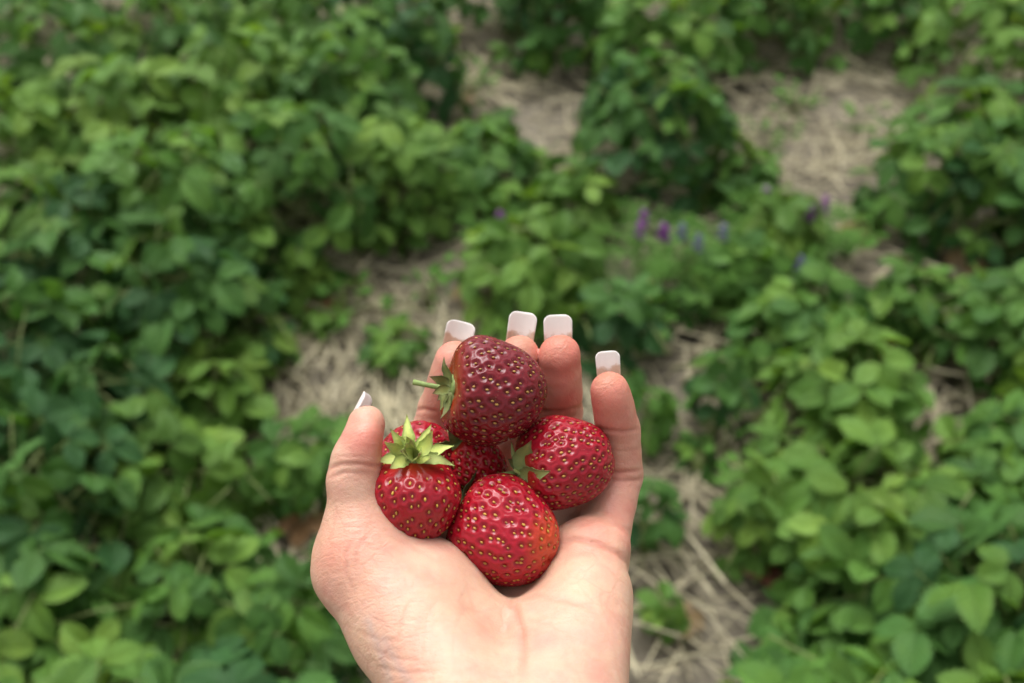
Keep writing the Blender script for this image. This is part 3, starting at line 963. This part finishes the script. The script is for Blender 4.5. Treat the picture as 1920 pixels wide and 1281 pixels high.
def build_hand():
    V, Q, nrm = hand_surface()
    k = F / (HAND_D - V[:, 2])
    px = np.stack([960 + V[:, 0] * k, 640.5 - V[:, 1] * k], 1)
    view = -V + np.array((0, 0, HAND_D))
    view /= np.linalg.norm(view, axis=1)[:, None]
    facing = np.clip(((nrm * view).sum(1) + .05) * 2.5, 0, 1)
    crease = np.zeros(len(V)); disp = np.zeros(len(V))
    for poly, dep, w, cw in CREASES:
        d, al = seg_dist(px, poly)
        taper = np.clip(np.minimum(al, 1 - al) * 5, 0.15, 1)
        g = np.exp(-(d / w) ** 2) * taper * facing
        g2 = np.exp(-(d / (w * 2.6)) ** 2) * taper * facing
        dep *= 1.25; w *= .75
        disp -= dep * g
        disp += dep * .35 * (g2 - g)
        crease = np.maximum(crease, cw * g)
    # uneven flesh
    def lump(f, ph):
        return np.sin(V[:, 0] * f + ph) * np.sin(V[:, 1] * f * 1.1 + ph * 2.1) * np.sin(V[:, 2] * f * .9 + ph * .7)
    disp += 0.025 * lump(1.9, .4) + 0.012 * lump(4.3, 1.7) + 0.004 * lump(9.0, .3)
    V = V + nrm * disp[:, None]
    red = np.zeros(len(V)); dirt = np.zeros(len(V)); vein = np.zeros(len(V))
    def blush(c, r, a):
        nonlocal red
        red = np.maximum(red, a * np.exp(-((V - L(*c)) ** 2).sum(1) / (r * r)))
    for nme, a in (('index', .55), ('middle', .8), ('ring', 1.0), ('little', .95)):
        j = FINGERS[nme]
        tip = L(*j[3][:3]); dj = L(*j[2][:3]); pj = L(*j[1][:3])
        blush(j[3][:3], 1.25, a * .9)
        m = (tip * .4 + dj * .6)
        red = np.maximum(red, a * .85 * np.exp(-((V - m) ** 2).sum(1) / 1.2))
        red = np.maximum(red, a * .45 * np.exp(-((V - (pj + dj) * .5) ** 2).sum(1) / 1.6))
        ax = (tip - dj) / np.linalg.norm(tip - dj)
        h = (V - tip) @ ax
        near = np.exp(-((V - tip) ** 2).sum(1) / 1.2)
        dirt = np.maximum(dirt, np.clip((h - j[3][3] * .66) / (j[3][3] * .3), 0, 1) * near * .75)
    blush((700, 830, 1.8), .8, .65); blush((690, 800, 1.4), .6, .5); blush((650, 1040, 2.4), 1.1, .38); blush((630, 900, 1.6), .7, .25)
    blush((1110, 975, .8), 1.0, .40); blush((1180, 1010, .2), .9, .35); blush((1170, 940, -.5), .9, .4); blush((1040, 1240, 3.4), 1.0, .30)
    blush((700, 1000, 1.9), .6, .35); blush((935, 1190, 3.0), .6, .2)
    for poly in ([(720, 1200), (735, 1230), (770, 1281)], [(690, 1165), (715, 1225), (730, 1275)]):
        d, al = seg_dist(px, poly)
        vein = np.maximum(vein, np.exp(-(d / 9) ** 2) * facing)
    W = to_world(V)
    t = thing('person', 'left hand cupped palm up around the strawberries, with long squared white-tipped nails', 'person', W[np.argmax(px[:, 1] * (np.abs(px[:, 1] - 1281) < 30))])
    org = np.array(t.location)
    me = mesh_np('hand', W - org, Q, [M_SKIN])
    attr(me, 'red', red); attr(me, 'crease', crease); attr(me, 'dirt', dirt); attr(me, 'vein', vein)
    link('hand', me, t)
    # nails: (base centre px py z, end centre px py z, width cm, arch radius cm, direction of the back of the finger)
    specs = [
        ((856, 655, -2.45), (869, 603, -2.35), 1.02, .80, (0.15, 0.1, -1)),
        ((972, 655, -2.25), (982, 585, -2.2), .97, .72, (0, 0.2, -1)),
        ((1047, 660, -2.05), (1045, 590, -2.0), .98, .72, (0, .2, -1)),
        ((1142, 712, -.72), (1138, 658, -.65), .79, .60, (0.05, .2, -1)),
        ((651, 804, 1.05), (681, 734, .85), .92, .60, (-1, -.3, -.06)),
    ]
    for bs, en, wd, ar, back in specs:
        a, e = L(*bs), L(*en)
        ax = e - a; ln = np.linalg.norm(ax); ax /= ln
        bk = np.array(back, float); bk -= ax * (bk @ ax); bk /= np.linalg.norm(bk)
        sd_ = np.cross(ax, bk)
        nu, nv, th = 17, 15, 0.03
        ar *= .80
        verts = {}
        P, A = [], []
        for side in (0, 1):
            for i in range(nu):
                u = i / (nu - 1)
                for j in range(nv):
                    v = j / (nv - 1) * 2 - 1
                    corner = max(0, (u - .80) / .20)
                    w = wd * .5 * (.97 + .05 * u) * (1 - .30 * corner ** 2.6)
                    ang = v * w / ar
                    rr = ar + (th if side else 0)
                    ext = u * ln - (.10 * ln * max(0, abs(v) - .55) ** 2 * 1.6 if u > .5 else 0) * (u - .5) * 2
                    p = a + ax * ext + sd_ * math.sin(ang) * rr + bk * (math.cos(ang) * rr - ar) - bk * (.10 * u * u * ln * .6)
                    P.append(p); A.append(1.0 - (u - .40) * 2.3 - .22 * (1 - abs(v)) - .10)
        nq = nu * nv
        Fq = []
        for i in range(nu - 1):
            for j in range(nv - 1):
                q = i * nv + j
                Fq.append((q, q + 1, q + nv + 1, q + nv)); Fq.append((nq + q, nq + q + nv, nq + q + nv + 1, nq + q + 1))
        for i in range(nu - 1):
            for j in (0, nv - 1):
                q = i * nv + j
                Fq.append((q, q + nv, nq + q + nv, nq + q) if j == 0 else (q, nq + q, nq + q + nv, q + nv))
        for j in range(nv - 1):
            for i in (0, nu - 1):
                q = i * nv + j
                Fq.append((q, nq + q, nq + q + 1, q + 1) if i == 0 else (q, q + 1, nq + q + 1, nq + q))
        me = mesh_np('nail', to_world(np.array(P)) - org, Fq, [M_NAIL])
        attr(me, 'dirt', np.array(A))
        link('nail', me, t)
build_hand()

# ------------------------------------------------------------------ the strawberries in the hand
def fruit_material():
    m, nt, b, _ = new_mat('strawberry_flesh')
    co = objco(nt)
    dim = geo_attr(nt, 'dimple').outputs['Fac']
    ora = geo_attr(nt, 'orange').outputs['Fac']
    col = N(nt, 'ShaderNodeObjectInfo').outputs['Color']
    n1 = noise(nt, co, 120, 3)
    c = mix(nt, ramp(nt, n1, [(0.3, 0.0), (0.75, 0.6)]), col, mix(nt, 1.0, col, (1.3, 1.6, 1.0), 'MULTIPLY'))
    c = mix(nt, math_(nt, 'MULTIPLY', dim, 0.6), c, mix(nt, 1.0, col, (0.45, 0.35, 0.4), 'MULTIPLY'))
    c = mix(nt, ora, c, (0.58, 0.085, 0.015))
    nt.links.new(c, b.inputs['Base Color'])
    b.inputs['Roughness'].default_value = 0.18
    b.inputs['Specular IOR Level'].default_value = 0.38
    b.inputs['Subsurface Weight'].default_value = 0.18
    b.inputs['Subsurface Radius'].default_value = (1.0, .12, .08)
    b.inputs['Subsurface Scale'].default_value = 0.003
    nt.links.new(bump(nt, noise(nt, co, 1500, 3), 0.12, 0.0003), b.inputs['Normal'])
    return m

def seed_material():
    m, nt, b, _ = new_mat('strawberry_seed')
    col = N(nt, 'ShaderNodeObjectInfo').outputs['Color']
    a = geo_attr(nt, 'tone').outputs['Fac']
    nt.links.new(mix(nt, a, mix(nt, 1.0, col, (0.55, 0.45, 0.5), 'MULTIPLY'), col), b.inputs['Base Color'])
    b.inputs['Roughness'].default_value = 0.4
    return m

def sepal_material():
    m, nt, b, out = new_mat('sepal')
    col = N(nt, 'ShaderNodeObjectInfo').outputs['Color']
    co = objco(nt)
    t = geo_attr(nt, 'tone').outputs['Fac']
    n1 = noise(nt, co, 500, 4, .6)
    c = mix(nt, ramp(nt, n1, [(0.35, 0.0), (0.7, 0.8)]), col, mix(nt, 1.0, col, (1.5, 1.25, 1.4), 'MULTIPLY'))
    c = mix(nt, math_(nt, 'MULTIPLY', t, 0.6), c, mix(nt, 1.0, col, (1.9, 1.5, 1.3), 'MULTIPLY'))
    tp = geo_attr(nt, 'tip').outputs['Fac']
    c = mix(nt, math_(nt, 'MULTIPLY', tp, ramp(nt, noise(nt, co, 260, 3), [(0.45, 0.0), (0.6, 0.9)])), c, (0.17, 0.10, 0.05))
    nt.links.new(c, b.inputs['Base Color'])
    b.inputs['Roughness'].default_value = 0.6
    nt.links.new(bump(nt, noise(nt, co, 1400, 3), .3, .0004), b.inputs['Normal'])
    tr = N(nt, 'ShaderNodeBsdfTranslucent')
    nt.links.new(c, tr.inputs['Color'])
    ms = N(nt, 'ShaderNodeMixShader'); ms.inputs[0].default_value = .2
    nt.links.new(b.outputs[0], ms.inputs[1]); nt.links.new(tr.outputs[0], ms.inputs[2])
    nt.links.new(ms.outputs[0], out.inputs['Surface'])
    return m

M_FRUIT, M_SEED, M_SEPAL = fruit_material(), seed_material(), sepal_material()
M_STEM = plain_material('stalk_green', (0.20, 0.27, 0.08), .6, .25, 600)
M_HAIR = plain_material('fruit_hair', (0.36, 0.20, 0.13), .7)

bm = bmesh.new()
bmesh.ops.create_icosphere(bm, subdivisions=7, radius=1)
ICO_V = np.array([v.co[:] for v in bm.verts])
ICO_F = np.array([[v.index for v in f.verts] for f in bm.faces], dtype=np.int32)
bm.free()
ICO_V /= np.linalg.norm(ICO_V, axis=1)[:, None]

def sepal_mesh(length, width, curl, twist, seed):
    r = random.Random(seed)
    rows, cols = 10, 5
    V, Fc, A, TP = [], [], [], []
    for i in range(rows):
        u = i / (rows - 1)
        w = width * .5 * ((math.sin(math.pi * (0.14 + .86 * u ** .9)) ** 1.15) * (1 + .10 * math.sin(i * 2.3 + seed)) if u < 1 else 0.02)
        for j in range(cols):
            v = j / (cols - 1) * 2 - 1
            x = length * u
            z = curl * length * u * u + .25 * abs(v) * w + .04 * length * math.sin(u * 8 + seed)
            y = v * w + twist * length * u * u
            V.append((x, y, z)); A.append(1 - abs(v)); TP.append(max(0, (u - .62) / .38))
    for i in range(rows - 1):
        for j in range(cols - 1):
            a = i * cols + j
            Fc.append((a, a + cols, a + cols + 1, a + 1))
    V = np.array(V)
    n = len(V)
    V2 = V - np.array((0, 0, .014))                            # a real thickness
    Fc2 = [tuple(i + n for i in q[::-1]) for q in Fc]
    rim = [i * cols for i in range(rows)] + [(rows - 1) * cols + j for j in range(1, cols)] + [i * cols + cols - 1 for i in range(rows - 2, -1, -1)] + [j for j in range(cols - 2, 0, -1)]
    side = [(rim[i], rim[(i + 1) % len(rim)], rim[(i + 1) % len(rim)] + n, rim[i] + n) for i in range(len(rim))]
    me = mesh_np('sepal', np.concatenate([V, V2]) * .01, Fc + Fc2 + side, [M_SEPAL])
    attr(me, 'tone', A + A)
    attr(me, 'tip', TP + TP)
    return me

def strawberry(label, c, axis, roll, rad, length, taper, nseeds, color, seedcol, seed, squash=1.0, neck=0.0, dent=.12,
               sepals=(), stalk=None, sep_col=(0.16, 0.26, 0.07), orange_tip=None, hairs=0, lobes=.05, cap=1.0, dimple=.040):
    """c: centre in modelling cm; axis: towards the calyx; rad, length: half-width and half-length in cm"""
    r = random.Random(seed)
    rg = np.random.default_rng(seed)
    ph = rg.uniform(0, 6.28, 6)
    def S(D):
        th = np.arccos(np.clip(D[:, 2], -1, 1)); az = np.arctan2(D[:, 1], D[:, 0])
        s = np.sin(th) ** .84
        w = 1 + taper * D[:, 2] - .10 * taper * (1 - D[:, 2] ** 2)
        lob = 1 + lobes * (np.sin(2 * az + ph[0]) * .8 + np.sin(3 * az + ph[1] + D[:, 2]) * .6) + .025 * np.sin(5 * D[:, 2] + ph[2] + az)
        nk = 1 - neck * np.exp(-((th - .42) / .26) ** 2)
        x = rad * s * w * lob * nk * np.cos(az)
        y = rad * s * w * lob * nk * np.sin(az) * squash
        z = length * (D[:, 2] - dent * np.exp(-(th / .42) ** 2) * (1 if neck == 0 else -.4)) * (1 + .03 * np.sin(az * 2 + ph[3]))
        return np.stack([x, y, z], 1)
    i = np.arange(nseeds) + .5
    cz = 1 - 2 * i / nseeds
    cz = np.sign(cz) * np.abs(cz) ** 1.0
    az = i * 2.399963 + rg.normal(0, .05, nseeds)
    SD = np.stack([np.sqrt(1 - cz ** 2) * np.cos(az), np.sqrt(1 - cz ** 2) * np.sin(az), cz], 1)
    SD = SD + rg.normal(0, .030, SD.shape); SD /= np.linalg.norm(SD, axis=1)[:, None]
    SD = SD[SD[:, 2] < (.90 if neck == 0 else .84)]
    SP = S(SD)
    eps = 1e-3
    def normals(D):
        a = np.cross(D, (0.3, .5, .81)); a /= np.linalg.norm(a, axis=1)[:, None]
        b2 = np.cross(D, a)
        def nn(x): return x / np.linalg.norm(x, axis=1)[:, None]
        p = S(D); da = S(nn(D + eps * a)) - p; db = S(nn(D + eps * b2)) - p
        return nn(np.cross(da, db))
    SN = normals(SD)
    BV = S(ICO_V); BN = normals(ICO_V)
    dist = np.empty(len(BV), dtype=np.float32)
    # elongated pits: distance measured tighter across than along the meridian
    for s0 in range(0, len(BV), 4096):
        dd = BV[s0:s0 + 4096, None, :] - SP[None]
        d2 = (dd ** 2).sum(-1) - .30 * dd[..., 2] ** 2
        dist[s0:s0 + 4096] = np.sqrt(np.maximum(d2.min(1), 0))
    sp = math.sqrt(4 * math.pi * rad * length / nseeds)         # seed spacing
    pit = np.exp(-(dist / (.31 * sp)) ** 3)
    puff = np.exp(-((dist - .50 * sp) / (.20 * sp)) ** 2)
    fade = np.clip((.93 - ICO_V[:, 2]) * 6, 0, 1)
    BV = BV + BN * ((-dimple * pit + .022 * puff) * fade)[:, None]
    ora = np.exp(-((np.arccos(np.clip(ICO_V[:, 2], -1, 1)) - .1) / (.40 if neck == 0 else .34)) ** 2) * (.5 if neck == 0 else .8)
    if orange_tip is not None:
        d = np.array(orange_tip[:3], float); d /= np.linalg.norm(d)
        ora = np.maximum(ora, .62 * np.clip((ICO_V @ d - orange_tip[3]) * 5, 0, 1))
    # orientation
    z = np.array(axis, float); z /= np.linalg.norm(z)
    x = np.cross((0, 1, .3) if abs(z[1]) < .9 else (1, 0, .2), z); x /= np.linalg.norm(x)
    y = np.cross(z, x)
    x, y = x * math.cos(roll) + y * math.sin(roll), -x * math.sin(roll) + y * math.cos(roll)
    Rm = Matrix(np.stack([x, y, z], 1).tolist())
    loc = to_world(np.array(c))[0]
    t = thing('strawberry', label, 'strawberry', loc, 'strawberries held in the hand')
    rot = CAMM.to_3x3() @ Rm
    t.rotation_euler = rot.to_euler()
    me = mesh_np('flesh', BV * .01, ICO_F, [M_FRUIT])
    attr(me, 'dimple', pit * fade); attr(me, 'orange', np.clip(ora, 0, 1))
    o = link('flesh', me, t); o.color = (*color, 1)
    mb = MB()
    sv, sf = [], []
    for lat, (zz, rr) in enumerate(((-1, 0), (-.6, .72), (.1, 1.0), (.65, .62), (1, 0))):
        if rr == 0: sv.append((0, zz, 0))
        else: sv += [(rr * math.cos(a), zz, rr * math.sin(a)) for a in np.arange(6) * math.pi / 3]
    for q in range(6):
        q2 = (q + 1) % 6
        sf.append((0, 1 + q, 1 + q2)); sf.append((19, 13 + q2, 13 + q))
        for b0 in (1, 7): sf.append((b0 + q, b0 + 6 + q, b0 + 6 + q2, b0 + q2))
    sv = np.array(sv)
    for p, n_, d_ in zip(SP, SN, SD):
        mer = np.array((0, 0, -1.0)); mer = mer - n_ * (mer @ n_)
        if np.linalg.norm(mer) < 1e-3: mer = np.array((1.0, 0, 0))
        mer /= np.linalg.norm(mer); cr = np.cross(n_, mer)
        sz = r.uniform(.72, 1.15)
        v = sv[:, :1] * cr * .037 * sz + sv[:, 1:2] * mer * .059 * sz + sv[:, 2:] * n_ * .030
        mb.add((p - n_ * (dimple * .55) + v) * .01, sf, r.random())
    so = link('seeds', mb.mesh('seeds', [M_SEED], True, 'tone'), t, kind='stuff'); so.color = (*seedcol, 1)
    if hairs:
        hb = MB()
        hd = rg.normal(0, 1, (hairs, 3)); hd /= np.linalg.norm(hd, axis=1)[:, None]
        hp = S(hd); hn = normals(hd)
        for p, n_ in zip(hp, hn):
            d = n_ + rg.normal(0, .35, 3); tip = p + d * r.uniform(.05, .11)
            s_ = np.cross(d, (.3, .2, .9)); s_ /= np.linalg.norm(s_); s2 = np.cross(d, s_); s2 /= np.linalg.norm(s2)
            b0 = .0032
            hb.add(np.array([p + s_ * b0, p - s_ * b0 * .5 + s2 * b0, p - s_ * b0 * .5 - s2 * b0, tip]) * .01, [(0, 1, 3), (1, 2, 3), (2, 0, 3)])
        link('hairs', hb.mesh('hairs', [M_HAIR], False), t, kind='stuff')
    top = S(np.array([[1e-4, 0, 1.0]]))[0][2]
    if sepals or stalk:
        cb = MB()
        cb.tube([(0, 0, (top - .06) * .01), (0, 0, (top + .03) * .01), (0, 0, (top + .09) * .01)], [.0034, .0038, .0022], 12)
        cal = link('calyx', cb.mesh('calyx', [M_STEM]), t)
        for k, sp_ in enumerate(sepals):
            if len(sp_) == 4:                                   # direction in the modelling axes, length, width, curl
                dv, ln, wd, curl = sp_
                ln, wd = ln * cap, wd * cap
                X = np.array(Rm.transposed() @ Vector(dv)); X /= np.linalg.norm(X)
                so = link('sepal', sepal_mesh(ln, wd, curl, r.uniform(-.15, .15), seed * 31 + k), cal)
                Z = np.array((0, 0, .5)) + .75 * np.array(Rm.transposed() @ Vector((0, 0, 1)))
                Z = Z - X * (Z @ X); Z /= np.linalg.norm(Z)
                Y = np.cross(Z, X)
                M4 = Matrix(np.stack([X, Y, Z], 1).tolist()).to_4x4()
                so.matrix_local = Matrix.Translation(np.array((X[0] * .15, X[1] * .15, top + .05)) * .01 + np.array(Rm.transposed() @ Vector((0, 0, .0012)))) @ M4 @ Matrix.Rotation(R(r.uniform(-25, 25)), 4, 'X')
                f = r.uniform(.72, 1.25)
                so.color = (sep_col[0] * f, sep_col[1] * f, sep_col[2] * f, 1)
                continue
            az_, ln, wd, lift, curl, tw = sp_
            so = link('sepal', sepal_mesh(ln, wd, curl, tw, seed * 31 + k), cal)
            M4 = Matrix.Translation((0, 0, (top + .05 + .006 * k) * .01)) @ Matrix.Rotation(R(az_), 4, 'Z') @ Matrix.Translation((.0022, 0, 0)) @ Matrix.Rotation(-R(lift), 4, 'Y') @ Matrix.Rotation(R(r.uniform(-22, 22)), 4, 'X')
            so.matrix_local = M4
            f = r.uniform(.75, 1.25)
            so.color = (sep_col[0] * f, sep_col[1] * f * r.uniform(.93, 1.05), sep_col[2] * f, 1)
        if stalk:
            sb = MB()
            inv = Rm.transposed()
            pts = [np.array((0, 0, top + .02))]
            for q in stalk:                                     # given as offsets in the modelling axes
                pts.append(pts[0] + np.array(inv @ Vector(q)))
            rr = [.10 - .012 * i for i in range(len(pts))]; rr[-1] = rr[-2] * 1.15
            sb.tube([p * .01 for p in pts], [x * .01 for x in rr], 8)
            link('stem', sb.mesh('stem', [M_STEM]), t)
    return t

def ring_of(n, seed, ln=(.7, 1.1), wd=(.28, .45), lift=(5, 50), curl=(-.3, .5)):
    r = random.Random(seed)
    return [(360 * i / n + r.uniform(-14, 14), r.uniform(*ln), r.uniform(*wd), r.uniform(*lift), r.uniform(*curl), r.uniform(-.15, .15)) for i in range(n)]

DARK, RED, BRIGHT = (0.128, 0.0050, 0.0115), (0.265, 0.0062, 0.018), (0.315, 0.007, 0.020)
strawberry('largest darkest maroon strawberry on top of the pile, its stalk pointing left', L(924, 737, .25), (-.93, .16, .30), .6, 1.62, 1.58, .14, 300, DARK, (0.40, 0.22, 0.05), 11,
           squash=1.0, dent=.20, sepals=[((-.45, .9, .3), .75, .32, -.3), ((-.85, .5, .35), .75, .30, .3), ((-.85, -.15, .6), .7, .30, .2), ((-.55, -.7, .3), .6, .3, -.4), ((.0, -1, .25), .85, .28, .35), ((.12, -.9, .5), .7, .26, -.3), ((-.2, .8, -.6), .6, .3, .2), ((-.5, -.5, -.7), .6, .3, .2)], stalk=[(-.35, -.02, .08), (-.75, .06, .12), (-1.12, .14, .12)], sep_col=(0.15, 0.20, 0.06), hairs=500, lobes=.055)
strawberry('strawberry at the right of the pile against the little finger, its tip pointing right', L(1058, 866, -.35), (-.93, -.18, .25), 1.9, 1.36, 1.52, .10, 270, RED, (0.50, 0.27, 0.05), 12,
           dent=.10, sepals=[((.20, .95, .55), 1.2, .56, .1), ((.72, -.02, .85), 1.2, .54, -.12), ((-.28, .85, .2), .80, .17, -.2), ((.35, -.75, .4), .55, .36, .2), ((-.25, .25, .9), .42, .26, .3), ((-.4, -.6, .2), .6, .3, .3), ((-.2, .4, -.9), .7, .35, .2)],
           stalk=[(-.40, -.05, .25), (-1.05, -.16, .35)], sep_col=(0.22, 0.31, 0.10), hairs=300)
strawberry('strawberry at the left of the pile beside the thumb, crowned with pale green sepals', L(774, 932, .95), (.06, .93, .36), .3, 1.36, 1.26, .04, 210, (0.27, 0.0065, 0.016), (0.62, 0.40, 0.06), 13,
           neck=.10, dent=.05, sepals=[((-.95, .05, .35), .80, .36, -.45), ((-.80, .42, .45), .92, .34, .4), ((-.62, .75, .1), .85, .30, .2), ((-.25, .95, .2), 1.0, .36, -.25), ((.10, .9, .45), .78, .34, .5), ((.42, .85, .1), .85, .30, -.3), ((.70, .65, .4), 1.05, .38, .35), ((.95, .35, .15), .92, .34, -.2), ((.97, .0, .4), .85, .36, -.5), ((-.72, -.35, .65), .78, .36, .3), ((.45, .12, .9), .70, .44, .3), ((-.02, .45, .9), .72, .42, -.35), ((.72, -.22, .65), .62, .32, .3), ((-.45, .25, .85), .62, .36, .35), ((.2, .7, .7), .85, .34, .3), ((-.35, .65, .65), .8, .3, .5)], sep_col=(0.36, 0.48, 0.14), orange_tip=None, lobes=.03, dimple=.034, cap=1.12)
strawberry('strawberry half hidden behind the pale sepals of the left one', L(784, 882, -1.4), (-.2, .3, -.9), .3, 1.42, 1.36, .05, 190, RED, (0.45, 0.23, 0.04), 14)
strawberry('small strawberry in the middle of the pile, mostly covered by the others', L(893, 873, -1.3), (-.62, .75, .2), .3, .88, 1.07, .1, 180, (0.40, 0.011, 0.024), (0.48, 0.27, 0.05), 15,  # flesh colour brightened to offset the shade between the other berries
           sepals=ring_of(6, 5, (.5, .8), (.3, .4), (10, 40)), sep_col=(0.13, 0.19, 0.055))
strawberry('strawberry at the front of the pile lying in the palm, with an orange seedy tip', L(944, 1000, .45), (-.80, .42, -.30), 2.4, 1.54, 1.62, .10, 300, BRIGHT, (0.58, 0.33, 0.05), 16,
           dent=.1, sepals=ring_of(7, 12, (.8, 1.2), (.35, .45), (20, 60)), sep_col=(0.07, 0.11, 0.035), orange_tip=(.2, -.35, -.8, .80), hairs=200, lobes=.075)

# ------------------------------------------------------------------ a few pale grass blades beside the wrist
def grass_tuft(p, label, seed):
    r = random.Random(seed)
    t = thing('grass_tuft', label, 'grass', (p.x, p.y, 0))
    for k in range(7):
        a = r.uniform(0, 6.28); h = r.uniform(.14, .26); ln = r.uniform(.03, .10); w = r.uniform(.0016, .003)
        s_ = np.array((-math.sin(a), math.cos(a), 0))
        V = []
        for i in range(6):
            u = i / 5
            c = np.array((math.cos(a) * ln * u * u, math.sin(a) * ln * u * u, h * u))
            V += [c - s_ * w * (1 - u * .9), c + s_ * w * (1 - u * .9) , c + np.array((0, 0, -.0006)) - np.array((math.cos(a), math.sin(a), 0)) * .0006]
        Fc = []
        for i in range(5):
            b = i * 3
            Fc += [(b, b + 1, b + 4, b + 3), (b + 1, b + 2, b + 5, b + 4), (b + 2, b, b + 3, b + 5)]
        link('blade', mesh_np('blade', np.array(V), Fc, [M_GRASS]), t)
M_GRASS = plain_material('grass_blade', (0.16, 0.24, 0.09), .5)
grass_tuft(ground(675, 1240, .12), 'tuft of thin pale grass blades directly left of the wrist', 5)
